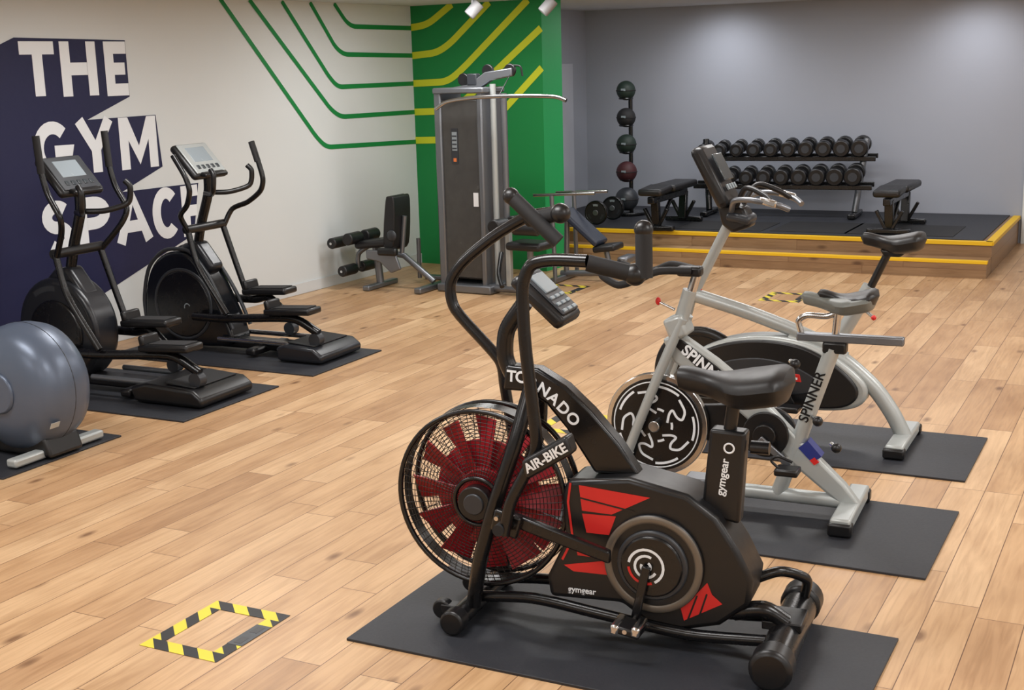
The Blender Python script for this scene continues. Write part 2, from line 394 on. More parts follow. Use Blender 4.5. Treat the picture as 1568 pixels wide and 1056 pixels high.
for s in(-1,1):
    disc('crank_cover_%d'%s,.687,.296,s*.09,s*.112,.172,BLK,.008)
    ring('crank_ring_%d'%s,.687,.296,s*.112,.157,.013,BRZ,sy=.35)
    disc('crank_plate_%d'%s,.687,.296,s*.105,s*.125,.122,DKG,.006)
    disc('crank_disc_%d'%s,.687,.296,s*.12,s*.135,.106,BLKM,.006)
ribbon('swirl_logo',[arc(.67,.296,.060,-60,170),arc(.67,.296,.038,60,330),arc(.67,.296,.016,150,420)],.009,-.1365,WHT)
ribbon('swirl_logo_red',[arc(.67,.296,.060,185,290)],.009,-.1365,RED)
ribbon('shell_edge_line',[[(.39,.565),(.60,.578),(.79,.54),(.885,.475),(.95,.38)]],.004,-.0968,DKG)
ribbon('shell_edge_red',[[(.395,.55),(.385,.48),(.40,.35),(.36,.27)]],.008,-.0968,RED)
text('maker_print','gymgear',.43,-.0968,.165,.03,WHT,0,.0005)
prism('neck_band',[(.62,.575),(.55,.68),(.45,.79),(.36,.87),(.26,.925),(.14,.93),(.13,.84),(.22,.84),(.29,.80),(.36,.72),(.46,.57)],-.035,.035,BLKM,.012)
for (ch,x,z,an) in zip('TORNADO',[.165,.202,.242,.282,.318,.352,.386],[.892,.890,.874,.852,.824,.792,.757],[-4,-12,-22,-32,-40,-44,-47]): text('letter_'+ch,ch,x,-.037,z,.056,WHT,an,.0014)
tube('console_mast',[(.17,0,.86),(.13,0,.95),(.14,0,1.05),(.21,0,1.15)],.03,BLKM)
box('console',(.285,0,1.165),(.23,.19,.05),BLK,(0,42,0),.018)
box('console_face',(.303,0,1.187),(.19,.15,.01),DKG,(0,42,0),.006)
box('console_lcd',(.278,0,1.218),(.08,.11,.01),SCR,(0,42,0),.002)
for i in range(3):
    for j in range(3): box('key_%d%d'%(i,j),(.325+.022*i,-.045+.045*j,1.175-.02*i),(.013,.028,.01),SCR,(0,42,0),.002)
prism('seat_mast',[(.83,.46),(.86,.76),(.98,.755),(.96,.44)],-.035,.035,BLK,.012)
text('mast_print','gymgear',.905,-.037,.60,.038,WHT,82,.0006)
ring('mast_logo',.925,.70,-.037,.016,.003,WHT,20,6)
tube('seat_post',[(.915,0,.72),(.935,0,.87)],.022,BLK,sm=False)
saddle('seat',.73,1.13,.915,VINYL,.05,.14,.11)
cyl('post_knob',(.99,-.0,.70),(1.05,-.0,.70),.022,BLK)
for s in(-1,1):
    tube('front_leg_%d'%s,[(.24,s*.05,.86),(.20,s*.12,.66),(.13,s*.14,.45),(.07,s*.14,.25),(.03,s*.12,.07)],.027,BLKM)
    tube('base_rail_%d'%s,[(.03,s*.09,.09),(.25,s*.09,.11),(.5,s*.1,.09),(.8,s*.1,.06),(1.08,s*.1,.075)],.02,BLKM)
cyl('front_stabiliser',(0,-.24,.045),(0,.24,.045),.036,BLKM,b=.006)
for s in(-1,1):
    cyl('front_cap_%d'%s,(0,s*.19,.047),(0,s*.255,.047),.044,BLK,b=.008)
    cyl('transport_wheel_%d'%s,(-.085,s*.13-.02,.045),(-.085,s*.13+.02,.045),.036,BLK,b=.006)
    box('wheel_bracket_%d'%s,(-.045,s*.13,.05),(.08,.05,.035),BLK)
cyl('rear_stabiliser',(1.12,-.27,.068),(1.12,.27,.068),.06,BLKM,b=.008)
for s in(-1,1): cyl('rear_cap_%d'%s,(1.12,s*.22,.072),(1.12,s*.32,.072),.07,BLK,b=.016)
tube('rear_brace_1',[(.95,-.05,.14),(1.05,-.05,.16),(1.12,-.04,.12)],.03,BLKM)
tube('rear_brace_2',[(.96,.06,.2),(1.07,.10,.24),(1.15,.16,.20),(1.14,.20,.12)],.018,BLKM)
box('rear_bracket',(1.11,0,.115),(.13,.14,.03),BLK)
# levers
def lever(tag,y,p,g0,g1,h0,h1):
    tube('lever_'+tag,[(a,y,b) for a,b in p],.021,BLKM)
    tube('grip_'+tag,[(g0[0],y,g0[1]),(g1[0],y*.8,g1[1])],.027,RUB,sm=False,n=16)
    tube('grip_upright_'+tag,[(h0[0],y*.8,h0[1]),(h1[0],y*.75,h1[1])],.027,RUB,sm=False,n=16)
    ball('grip_joint_'+tag,(g1[0],y*.8,g1[1]),(.036,.036,.036),BLK)
    ball('grip_end_'+tag,(h1[0],y*.75,h1[1]),(.03,.03,.03),BLK)
lever('near',-.25,[(.21,.40),(.24,.52),(.33,.70),(.325,.85),(.305,1.05),(.30,1.24),(.33,1.315),(.40,1.335),(.52,1.335)],(.52,1.33),(.66,1.29),(.69,1.28),(.685,1.43))
lever('far',.25,[(.05,.42),(.05,.55),(.02,.78),(0,.88),(-.17,1.06),(-.185,1.16),(-.13,1.24),(.0,1.34),(.13,1.41),(.24,1.43)],(.13,1.40),(.27,1.43),(.26,1.33),(.09,1.49))
prism('link_box',[(.315,.615),(.475,.715),(.455,.775),(.295,.675)],-.30,-.23,BLK,.012)
text('link_print','AIR-BIKE',.385,-.302,.695,.044,WHT,32,.0012)
prism('link_arm',[(.19,.46),(.19,.41),(.56,.31),(.56,.355)],-.19,-.16,BLKM,.008)
box('link_plate',(.20,-.20,.42),(.10,.03,.08),BLKM,(0,15,0),.008)
for dx,dz in((-.03,.02),(.03,.0),(.03,.03),(-.02,-.02)): cyl('bolt_%.2f_%.2f'%(dx,dz),(.20+dx,-.222,.42+dz),(.20+dx,-.214,.42+dz),.008,CHR,n=8)
cyl('foot_peg',(.2,-.14,.42),(.2,-.28,.42),.02,RUB)
box('crank_near',(.655,-.15,.20),(.03,.016,.21),BLKM,(0,12,0),.004)
cyl('pedal_axle_near',(.635,-.15,.115),(.635,-.27,.115),.008,CHR)
box('pedal_near',(.635,-.22,.112),(.10,.095,.028),BLK,(0,10,0),.008)
for i in(-1,1): box('pedal_plate_near_%d'%i,(.635+i*.036,-.22,.117),(.03,.105,.036),CHR,(0,10,0),.008)
box('crank_far',(.73,.15,.40),(.03,.016,.21),BLKM,(0,18,0),.004)
box('pedal_far',(.765,.22,.50),(.10,.095,.028),STEEL,b=.008)

# ------------------------------------------------------------ spinning bike
group('spin_bike',(-2.05,5.34,.01),3.2)
disc('flywheel',.02,.345,-.018,.018,.235,CHR,.004,64)
disc('flywheel_face_near',.02,.345,-.024,-.017,.212,BLKM,.002,64)
disc('flywheel_face_far',.02,.345,.017,.024,.212,BLKM,.002,64)
disc('flywheel_hub',.02,.345,-.06,.06,.026,CHR)
def swirl(cx,cz,a0):
    out=[]
    for r,a in [(.055,0),(.085,28),(.11,30),(.105,8),(.125,-2),(.155,12),(.165,34)]:
        t=math.radians(a0+a); out.append((cx+r*math.cos(t),cz+r*math.sin(t)))
    return fillet(out,.02,4)
lg=[]
for a0 in(15,87,159,231,303): lg.append(swirl(.02,.345,a0)); lg.append(arc(.02,.345,.178,a0+38,a0+74,8)); lg.append(arc(.02,.345,.075,a0+45,a0+70,5))
ribbon('flywheel_print',lg,.011,-.0255,WHT)
ring('flywheel_pin',.02,.345,-.024,.197,.003,WHT)
for s in(-1,1):
    tube('fork_leg_%d'%s,[(.15,s*.045,.84),(.03,s*.06,.55),(-.10,s*.06,.22),(-.13,s*.05,.07)],.022,SIL)
box('fork_crown',(.12,0,.80),(.09,.13,.10),SIL,(0,-22,0),.015)
tube('head_tube',[(.11,0,.76),(.17,0,.96)],.032,SIL,sm=False)
tube('handlebar_post',[(.17,0,.93),(.20,0,1.03)],.022,CHR,sm=False)
cyl('brake_knob',(.03,0,.90),(.10,0,.87),.007,CHR); ball('brake_knob_cap',(.025,0,.905),(.012,.012,.018),RED)
box('bar_clamp',(.17,0,1.045),(.11,.06,.045),BLK,(0,0,0),.012)
for s in(-1,1):
    tube('handlebar_%d'%s,[(.18,s*.03,1.05),(.06,s*.10,1.055),(-.03,s*.15,1.02),(-.10,s*.17,1.0),(-.17,s*.16,1.03),(-.2,s*.12,1.05)],.017,RUB)
tube('handlebar_cross',[(-.02,-.15,1.02),(-.02,.15,1.02)],.016,RUB,sm=False)
prism('main_beam',[(.05,.74),(.13,.77),(.30,.66),(.48,.52),(.70,.30),(.86,.15),(.93,.06),(.84,.06),(.66,.20),(.44,.40),(.24,.56),(.10,.64)],-.03,.03,SIL,.014)
prism('beam_panel',[(.09,.735),(.14,.745),(.30,.635),(.46,.505),(.43,.45),(.24,.595)],-.034,.034,BLK,.004)
text('beam_print','SPINNER',.255,-.0355,.625,.068,WHT,-38,.002)
tube('base_rail',[(-.13,0,.07),(.3,0,.075),(.88,0,.07)],.032,SIL,sm=False)
for x in(-.13,.88):
    box('stabiliser_%.1f'%x,(x,0,.045),(.085,.50,.06),SIL,b=.01)
    for s in(-1,1): box('foot_%.1f_%d'%(x,s),(x,s*.235,.03),(.10,.06,.055),BLK,b=.01)
tube('seat_tube',[(.57,0,.08),(.66,0,.34),(.79,0,.74)],.033,SIL,sm=False)
text('tube_print','SPINNER',.715,-.035,.53,.06,BLK,72,.001)
prism('sticker',[(.66,.30),(.72,.24),(.76,.27),(.70,.335)],-.034,.032,mat('blue_sticker',(40,50,120),.4),.0)
prism('sticker_red',[(.71,.25),(.73,.23),(.75,.245),(.73,.265)],-.0355,.0335,RED,.0)
box('seat_slider',(.86,0,.785),(.44,.045,.035),STEEL,b=.006)
box('slider_clamp',(.80,0,.745),(.10,.06,.05),BLK,b=.01)
tube('slider_bend',[(.66,0,.79),(.645,0,.85),(.68,0,.875),(.76,0,.875),(.81,0,.895)],.013,CHR)
cyl('saddle_post',(.80,0,.80),(.81,0,.92),.016,CHR)
saddle('saddle',.65,.97,.945,mat('grey_vinyl',(112,116,112),.45),.03,.11,.075)
saddle('saddle_pad',.72,.975,.960,VINYL,.03,.10,.065)
for i,(x,z) in enumerate([(.62,.68),(.72,.44),(.80,.33)]):
    cyl('pop_pin_%d'%i,(x,-.03,z),(x+.03,-.08,z),.010,CHR); ball('pop_knob_%d'%i,(x+.03,-.085,z),(.022,.022,.022),BLK)
prism('chain_guard',spl2([(-.02,.42),(.2,.44),(.5,.46),(.62,.40),(.62,.28),(.5,.24),(.2,.28),(-.02,.28)]),.03,.055,BLK,.006)
disc('crank_boss',.52,.35,-.075,.06,.05,BLK)
disc('chainring',.52,.35,-.05,-.03,.10,BLK)
box('crank_near',(.57,-.09,.29),(.17,.014,.03),STEEL,(0,40,0),.004); box('crank_far',(.46,.08,.42),(.17,.014,.03),STEEL,(0,40,0),.004)
box('pedal_near',(.64,-.15,.23),(.10,.09,.03),BLK,b=.008); box('pedal_far',(.40,.15,.48),(.10,.09,.03),BLK,b=.008)
tube('toe_cage_near',[(.60,-.15,.24),(.57,-.15,.27),(.60,-.15,.29),(.66,-.15,.27)],.006,BLK)

# ------------------------------------------------------------ upright bike with console
group('upright_exercise_bike',(-2.21,6.54,.01),.8)
o=spl2([(-.12,.30),(-.04,.42),(.12,.50),(.34,.535),(.56,.51),(.74,.42),(.86,.31),(.84,.21),(.70,.165),(.43,.16),(.15,.17),(-.05,.18)])
prism('shell_rim',o,-.07,.07,SIL,.02)
o=spl2([(-.10,.30),(-.03,.41),(.13,.485),(.34,.515),(.545,.49),(.715,.405),(.82,.30),(.80,.22),(.69,.18),(.43,.175),(.15,.185),(-.04,.19)])
prism('shell_inset',o,-.085,.085,BLK,.012)
prism('belt_window',spl2([(.10,.37),(.3,.42),(.5,.39),(.64,.30),(.5,.24),(.2,.26)]),-.09,.09,DKG,.006)
prism('red_badge',[(.36,.32),(.54,.31),(.53,.35),(.38,.36)],-.094,.094,RED,.003)
ribbon('badge_print',[[(.385,.334),(.52,.328)]],.012,-.0955,WHT)
ring('flywheel_guard',-.03,.29,0,.23,.03,BLK); disc('flywheel',-.03,.29,-.02,.02,.22,BLKM)
tube('rear_leg',[(.45,0,.52),(.70,0,.44),(.88,0,.30),(.98,0,.17),(1.05,0,.04)],.042,SIL)
tube('top_tube',[(-.05,0,.715),(.25,0,.635),(.56,0,.53),(.74,0,.43)],.038,SIL,k=4)
tube('head_tube',[(-.16,0,.40),(-.08,0,.70),(.14,0,1.14)],.028,SIL,sm=False)
ring('collar',-.055,.75,0,.026,.008,RED,20,6)
tube('front_leg',[(-.14,0,.44),(-.2,0,.2),(-.16,0,.05)],.03,SIL)
for x in(-.15,1.04):
    box('stabiliser_%.1f'%x,(x,0,.04),(.09,.5,.055),SIL,b=.012)
    for s in(-1,1): box('foot_%.1f_%d'%(x,s),(x,s*.24,.028),(.105,.06,.05),BLK,b=.01)
tube('seat_tube',[(.64,0,.42),(.76,0,.63),(.855,0,.81)],.038,SIL,sm=False)
tube('saddle_post',[(.85,0,.79),(.945,0,1.0)],.02,BLK,sm=False)
cyl('seat_lever',(.83,-.03,.70),(.90,-.14,.68),.008,CHR); ball('seat_lever_knob',(.905,-.15,.68),(.013,.013,.013),RED)
saddle('saddle',.80,1.12,1.045,VINYL,.03,.105,.085)
prism('saddle_under',[(.90,1.0),(1.04,1.0),(1.0,.965),(.92,.965)],-.03,.03,BLK,.01)
box('console',(.05,0,1.35),(.34,.24,.07),BLK,(0,62,0),.025)
box('console_screen',(.087,0,1.40),(.15,.15,.01),SCRD,(0,62,0),.005)
for i in range(4): box('console_key_%d'%i,(.135,-.06+.04*i,1.30),(.03,.022,.01),SCR,(0,62,0),.002)
prism('console_neck',[(.07,1.22),(.22,1.20),(.26,1.10),(.16,1.06),(.10,1.10)],-.06,.06,BLK,.02)
for s in(-1,1):
    tube('handlebar_%d'%s,[(.15,s*.05,1.17),(.20,s*.16,1.24),(.30,s*.20,1.25),(.42,s*.17,1.225),(.47,s*.13,1.20)],.015,STEEL)
    tube('inner_bar_%d'%s,[(.18,s*.06,1.20),(.24,s*.10,1.30),(.34,s*.13,1.27),(.40,s*.16,1.23)],.014,BLK)
    box('pulse_grip_%d'%s,(.38,s*.19,1.24),(.09,.03,.034),CHR,(0,15,0),.008)
box('bottle_holder',(.19,0,1.14),(.13,.16,.05),DKG,(0,10,0),.02)
disc('crank_boss',.42,.33,-.12,.12,.04,BLK)
box('crank_near',(.46,-.12,.27),(.17,.014,.03),BLK,(0,60,0),.004); box('crank_far',(.38,.12,.40),(.17,.014,.03),BLK,(0,60,0),.004)
box('pedal_near',(.50,-.18,.19),(.11,.09,.03),BLK,b=.008); box('pedal_far',(.34,.18,.47),(.11,.09,.03),BLK,b=.008)

# ------------------------------------------------------------ ellipticals
def elliptical(loc,rz,var):
    group('elliptical_trainer',loc,rz)
    cx,cz=-.12,.33
    if var:
        o=spl2([(-.46,.06),(-.48,.32),(-.41,.56),(-.26,.69),(-.06,.69),(.08,.56),(.19,.36),(.28,.16),(.26,.05),(-.1,.03)],4)
    else:
        o=[(x,max(z,.04)) for x,z in arc(-.10,.37,.33,0,350,35,.34)]
    prism('flywheel_housing',o,-.11,.11,GLOSS if var else DKS,.035,4)
    if var==0:
        for s in(-1,1):
            disc('side_disc_%d'%s,-.10,.35,s*.10,s*.125,.22,BLKM,.012)
            for k in range(2):
                ribbon('slot_%d_%d'%(s,k),[arc(-.10,.37,.275,20+k*65,60+k*65)],.035,s*.1115,DKG)
    else:
        for s in(-1,1):
            disc('side_disc_%d'%s,cx,cz,s*.10,s*.118,.24,BLKM,.01)
            ring('side_ring_%d'%s,cx,cz,s*.112,.25,.012,DKG,sy=.6)
            ribbon('side_logo_%d'%s,[arc(cx+.04,cz-.02,.025,20,200)],.008,s*.1195,SCR)
        for s in(-1,1): tube('housing_frame_%d'%s,[(-.47,s*.10,.06),(-.49,s*.10,.34),(-.42,s*.10,.58),(-.27,s*.09,.71),(-.06,s*.08,.71),(.09,s*.09,.57),(.21,s*.10,.37),(.30,s*.10,.17)],.014,DKG)
    prism('mast_shroud',[(-.28,.62),(-.12,.76),(.0,.78),(.14,.60),(.06,.52),(-.2,.55)],-.07,.07,DKS,.03)
    tube('mast',[(-.06,0,.66),(.0,0,.88),(.09,0,1.12),(.10,0,1.25)],.034,BLKM)
    # console
    box('console',(.03,0,1.34),(.30,.36,.055),BLK,(0,48,0),.025)
    box('console_bezel',(.050,0,1.362),(.26,.31,.012),SIL if var else DKG,(0,48,0),.02)
    box('console_screen',(.032,0,1.388),(.13,.20,.008),SCR,(0,48,0),.004)
    for i in range(5): box('console_key_%d'%i,(.108,-.10+.05*i,1.308),(.035,.03,.008),SCRD,(0,48,0),.004)
    box('console_tray',(.155,0,1.255),(.06,.24,.03),BLK,(0,15,0),.01)
    for s in(-1,1):
        tube('fixed_bar_%d'%s,[(.09,s*.03,1.12),(.20,s*.10,1.12),(.30,s*.20,1.16),(.32,s*.21,1.26),(.29,s*.20,1.30)],.018,BLK)
    if var:
        tube('arm_far',[(.05,.19,.86),(.10,.24,.98),(.22,.27,1.03),(.33,.28,1.11),(.36,.28,1.20),(.32,.28,1.35),(.28,.28,1.46)],.019,BLKM)
        tube('arm_near',[(.05,-.19,.86),(.03,-.24,.98),(.12,-.27,1.06),(.16,-.28,1.16),(.13,-.28,1.26),(.04,-.28,1.40)],.019,BLKM)
        tube('arm_grip_far',[(.325,.28,1.32),(.28,.28,1.46)],.023,RUB,sm=False)
    else:
        for s,dx in((1,.03),(-1,0)):
            tube('arm_%d'%s,[(.05,s*.19,.86),(.16+dx,s*.24,1.02),(.19+dx,s*.27,1.12),(.11+dx,s*.27,1.26),(.07+dx,s*.27,1.42),(.06+dx,s*.27,1.60)],.019,BLKM)
            tube('arm_grip_%d'%s,[(.075+dx,s*.27,1.38),(.06+dx,s*.27,1.605)],.023,RUB,sm=False)
    cyl('arm_pivot',(.04,-.21,.88),(.04,.21,.88),.03,BLK)
    for s,x1,z1 in((1,.45,.38),(-1,.86,.31)):
        px,pz=x1,z1
        tube('lower_arm_%d'%s,[(.04,s*.19,.88),(.12,s*.2,.62),(.22 if s>0 else .34,s*.2,.34 if s>0 else .30)],.022,BLKM)
        tube('foot_beam_%d'%s,[(.02,s*.17,.34 if s>0 else .26),(.30,s*.17,.34 if s>0 else .26),(px,s*.15,pz-.02),(px+.2,s*.14,.20)],.030,BLKM)
        box('pedal_%d'%s,(px,s*.15,pz+.035),(.38,.16,.045),BLK,(0,-3,0),.014)
        box('pedal_lip_%d'%s,(px-.165,s*.15,pz+.07),(.04,.15,.07),BLK,(0,-12,0),.014)
        box('pedal_tread_%d'%s,(px+.02,s*.15,pz+.061),(.28,.12,.008),RUB,(0,-3,0),.002)
        cyl('roller_%d'%s,(px+.18,s*.14-.03,.155),(px+.18,s*.14+.03,.155),.045,DKG)
    box('front_stabiliser',(-.36,0,.045),(.10,.50,.07),BLK,b=.02)
    box('base_beam',(.2,0,.06),(1.1,.12,.07),BLK,b=.015)
    for s in(-1,1): tube('track_%d'%s,[(.20,s*.14,.105),(1.0,s*.14,.105)],.018,CHR if var else STEEL,sm=False)
    prism('rear_base',[(.62,.02),(.60,.10),(.72,.13),(1.08,.11),(1.15,.06),(1.14,.01),(.66,.01)] if not var else [(.78,.02),(.77,.10),(.84,.125),(1.08,.11),(1.15,.06),(1.14,.01),(.80,.01)],-.25,.25,DKS if var else BLK,.02)
    box('rear_base_tread',(.95,0,.125),(.22,.40,.01),RUB,(0,4,0),.004)
    box('cross_foot',(.52,0,.04),(.08,.42,.05),BLK,b=.015)
elliptical((-6.21,7.25,.01),.6,1)
elliptical((-6.20,6.02,.01),.5,0)
group('rear_drive_elliptical_trainer',(-5.36,4.80,.01),0)
v=[];f=[];n=48;prof=[(-.20,.0),(-.20,.12),(-.19,.20),(-.165,.27),(-.12,.315),(-.06,.333),(0,.338),(.06,.333),(.12,.315),(.165,.27),(.19,.20),(.20,.12),(.20,0)]
for y,r in prof:
    for i in range(n):
        a=2*math.pi*i/n; v.append((r*math.cos(a),y,.36+r*math.sin(a)))
for k in range(len(prof)-1):
    for i in range(n): f.append((k*n+i,k*n+(i+1)%n,(k+1)*n+(i+1)%n,(k+1)*n+i))
mesh('drum_housing',v,f,BLUG)
ring('seam',0,.36,.0,.3365,.003,DKG,64,6)
disc('side_cap',0,.36,-.215,-.19,.11,BLUG,.01); disc('side_badge',-.02,.36,-.22,-.212,.035,SIL)
box('rear_stabiliser',(.16,0,.03),(.07,.62,.045),SIL,b=.012)
prism('rear_label',[(.285,.185),(.30,.215),(.302,.214),(.287,.184)],-.15,-.09,SIL,0)
prism('drum_base',[(-.25,.01),(-.22,.14),(.2,.12),(.24,.01)],-.12,.12,BLK,.02)
for s in(-1,1):
    box('rail_%d'%s,(-.8,s*.13,.14),(1.2,.05,.05),DKG,b=.01)
    box('pedal_%d'%s,(-.62,s*.17,.24),(.38,.15,.04),BLK,b=.014)
    tube('arm_%d'%s,[(-.85,s*.2,.2),(-1.2,s*.24,.9),(-1.15,s*.26,1.3),(-1.05,s*.27,1.6)],.018,BLKM)
tube('mast',[(-1.35,0,.1),(-1.32,0,.8),(-1.2,0,1.3)],.04,BLUG)
box('front_stabiliser',(-1.36,0,.04),(.10,.6,.06),BLK,b=.02)
box('console',(-1.18,0,1.4),(.26,.32,.06),BLK,(0,40,0),.02)

# ------------------------------------------------------------ leg extension bench
group('leg_extension_bench',(-6.35,9.95,0),0)
prism('backrest',spl2([(.02,.40),(.06,.80),(.10,.84),(.15,.80),(.12,.40)],4),-.14,.14,VINYL,.02)
box('seat_pad',(-.12,0,.41),(.36,.28,.07),VINYL,(0,-6,0),.025)
for s in(-1,1):
    cyl('knee_roller_%d'%s,(-.30,s*.04,.46),(-.30,s*.24,.46),.055,VINYL,b=.01)
    cyl('ankle_roller_up_%d'%s,(-.46,s*.05,.42),(-.46,s*.26,.42),.05,VINYL,b=.01)
    cyl('ankle_roller_low_%d'%s,(-.36,s*.05,.17),(-.36,s*.26,.17),.05,VINYL,b=.01)
cyl('roller_bar_1',(-.46,-.27,.42),(-.46,.27,.42),.012,CHR); cyl('roller_bar_2',(-.36,-.27,.17),(-.36,.27,.17),.012,CHR)
tube('swing_arm',[(-.22,0,.38),(-.34,0,.30),(-.36,0,.17)],.022,STEEL)
tube('swing_arm_2',[(-.22,0,.38),(-.46,0,.42)],.02,STEEL,sm=False)
tube('front_leg',[(-.15,0,.38),(-.12,0,.04)],.035,STEEL,sm=False)
box('front_foot',(-.12,0,.025),(.07,.5,.045),STEEL,b=.01)
tube('spine',[(-.15,0,.34),(.15,0,.30),(.45,.0,.08)],.028,STEEL,sm=False)
tube('back_post',[(.12,0,.30),(.17,0,.66)],.022,STEEL,sm=False)
box('rear_foot',(.42,0,.03),(.07,.5,.05),STEEL,b=.01)
box('base_plate',(.30,.55,.02),(.5,.10,.035),STEEL,b=.01); cyl('side_post',(.12,.3,.05),(.12,.3,.42),.02,STEEL)
box('arm_pad',(.10,-.2,.36),(.2,.06,.07),BLK,b=.02); ball('pivot_disc',(.13,-.17,.50),(.05,.02,.05),DKG)
prism('side_frame',[(-.16,.36),(.14,.36),(.20,.20),(.10,.16),(-.02,.26),(-.16,.28)],-.16,-.13,STEEL,.01)

# ------------------------------------------------------------ lat pulldown
TW=1.75
group('lat_pulldown_machine',(-5.55,10.1,0),-4)
box('side_column_left',(-.24,0,TW/2),(.07,.34,TW),STEEL,b=.012)
box('side_column_right',(.19,0,TW/2),(.05,.34,TW),STEEL,b=.012)
box('shroud_panel',(-.03,-.14,.90),(.38,.02,1.54),PANEL,b=.006)
box('shroud_back',(-.03,.14,.88),(.38,.02,1.6),DKG,b=.006)
box('stack_plates',(-.03,0,.40),(.30,.14,.6),BLKM,b=.006)
box('instruction_label',(-.08,-.152,1.28),(.07,.004,.30),DKG,b=0); box('label_print',(-.08,-.155,1.32),(.05,.003,.16),SCR,b=0)
for i in range(4): box('label_line_%d'%i,(-.08,-.157,1.26+.035*i),(.045,.002,.012),DKG,b=0)
box('label_orange',(-.08,-.1555,1.16),(.03,.003,.03),mat('orange_label',(220,120,60),.5),b=0)
box('notice_label',(.12,-.152,.82),(.05,.004,.12),WHT,b=0)
box('top_cap',(-.02,0,TW),(.52,.36,.05),STEEL,b=.012)
box('base_plate',(0,0,.04),(.56,.44,.07),STEEL,b=.012)
tube('front_post_a',[(.26,-.05,.05),(.26,-.05,1.80)],.026,SIL,sm=False)
tube('front_post_b',[(.335,.0,.05),(.335,.0,1.72)],.028,STEEL,sm=False)
prism('top_beam',[(-.22,1.77),(.02,1.80),(.18,1.90),(.45,1.93),(.45,1.86),(.24,1.83),(.08,1.74),(-.22,1.72)],-.05,.01,STEEL,.01)
box('beam_box',(.05,-.02,1.84),(.10,.07,.10),DKG,b=.01)
for i,(x,z) in enumerate([(-.05,1.84),(.20,1.91),(.42,1.91)]): disc('pulley_%d'%i,x,z,-.035,-.005,.055,BLK,.006,28)
tube('cable_hook',[(.44,-.02,1.95),(.52,-.02,1.94),(.54,-.02,1.86)],.008,BLK)
cyl('cable',(.44,-.25,1.70),(.44,-.06,1.87),.004,BLK,n=8)
tube('lat_bar',[(-.20,-.25,1.60),(-.08,-.25,1.66),(.15,-.25,1.69),(.44,-.25,1.70),(.75,-.25,1.70),(.98,-.25,1.69),(1.08,-.25,1.66)],.017,CHR)
box('thigh_post',(.42,-.12,.34),(.05,.05,.62),SIL,b=.008)
for s in(-1,1):
    cyl('thigh_roller_%d'%s,(.42,-.12+s*.05,.62),(.42,-.12+s*.25,.62),.06,VINYL,b=.012)
cyl('row_roller',(.56,-.26,.60),(.80,-.26,.60),.055,VINYL,b=.012)
tube('roller_arm',[(.42,-.12,.6),(.68,-.26,.6)],.018,STEEL,sm=False)
box('seat_pad',(.62,-.1,.44),(.34,.28,.07),VINYL,b=.025)
cyl('seat_post',(.62,-.1,.05),(.62,-.1,.42),.028,STEEL)
tube('base_beam',[(.1,-.12,.05),(.75,-.14,.05)],.032,STEEL,sm=False)
box('front_foot',(.76,-.14,.03),(.07,.46,.05),STEEL,b=.01)
tube('low_pulley_arm',[(.30,-.05,.35),(.36,-.2,.2),(.45,-.3,.10)],.02,BLK)

# ------------------------------------------------------------ incline bench behind
group('incline_weight_bench',(-4.80,10.82,0),0)
box('back_pad',(-.02,0,.50),(.46,.26,.06),mat('navy_vinyl',(36,44,60),.45),(0,40,0),.02)
box('seat_pad',(.22,0,.32),(.22,.24,.06),VINYL,(0,-8,0),.02)
tube('spine',[(-.25,0,.06),(.45,0,.10)],.03,STEEL,sm=False)
tube('upright',[(-.2,0,.06),(-.18,0,.62)],.025,STEEL,sm=False); tube('strut',[(.25,0,.08),(.2,0,.3)],.025,STEEL,sm=False)
for s in(-1,1): tube('catch_%d'%s,[(-.2,s*.24,.04),(-.22,s*.24,.80)],.02,STEEL,sm=False)
tube('cross_bar',[(-.40,-.24,.80),(.20,-.24,.83)],.014,CHR,sm=False)
tube('cross_bar_2',[(-.40,.24,.78),(.12,.24,.80)],.014,CHR,sm=False)
for x in(-.22,.45): box('foot_%.1f'%x,(x,0,.03),(.06,.50,.05),STEEL,b=.01)
box('leg_pad',(.40,0,.22),(.10,.24,.07),STEEL,b=.02)

# ------------------------------------------------------------ platform kit
DZ=.298
group('medicine_ball_tower',(-5.47,13.5,DZ),0)
cyl('post',(0,.10,0),(0,.10,1.33),.024,BLKM); cyl('base',(0,0,0),(0,0,.03),.20,BLKM,b=.008)
for i,z in enumerate([.13,.43,.73,1.02,1.31]):
    m_=[DKG,BALLM,BALLG,RUB,BALLG][i]; r=[.13,.115,.11,.105,.105][i]
    ball('ball_%d'%i,(0,-.03,z+.04),(r,r,r),m_)
    o=ring('ball_band_%d'%i,0,0,0,r*1.0,.005,RUB); o.rotation_euler=(math.pi/2,0,0); o.location=(0,-.03,z+.04)
    box('ball_mark_%d'%i,(0.01,-.03-r,z+.05),(.05,.006,.025),SCR,b=0)
    o=ring('cradle_%d'%i,0,0,0,.07,.01,BLKM,32,8); o.rotation_euler=(math.pi/2,0,0); o.location=(0,-.03,z-.045)
    box('cradle_arm_%d'%i,(0,.055,z-.045),(.03,.08,.02),BLKM)
for k,(x,y) in enumerate([(-5.42,12.50),(-5.42,12.95)]):
    group('weight_plate',(x,y,DZ+.128),0)
    disc('plate',0,0,-.02,.02,.125,RUB,.006); ring('plate_edge',0,0,-.012,.115,.012,BLKM)
    for q in range(3):
        ribbon('grip_slot_%d'%q,[arc(0,0,.08,70+120*q,110+120*q,6)],.022,-.0212,SCR if q==0 else DKG)
    disc('plate_hub',0,0,-.03,.03,.03,STEEL)
group('dumbbell_rack',(-3.82,13.78,DZ),4)
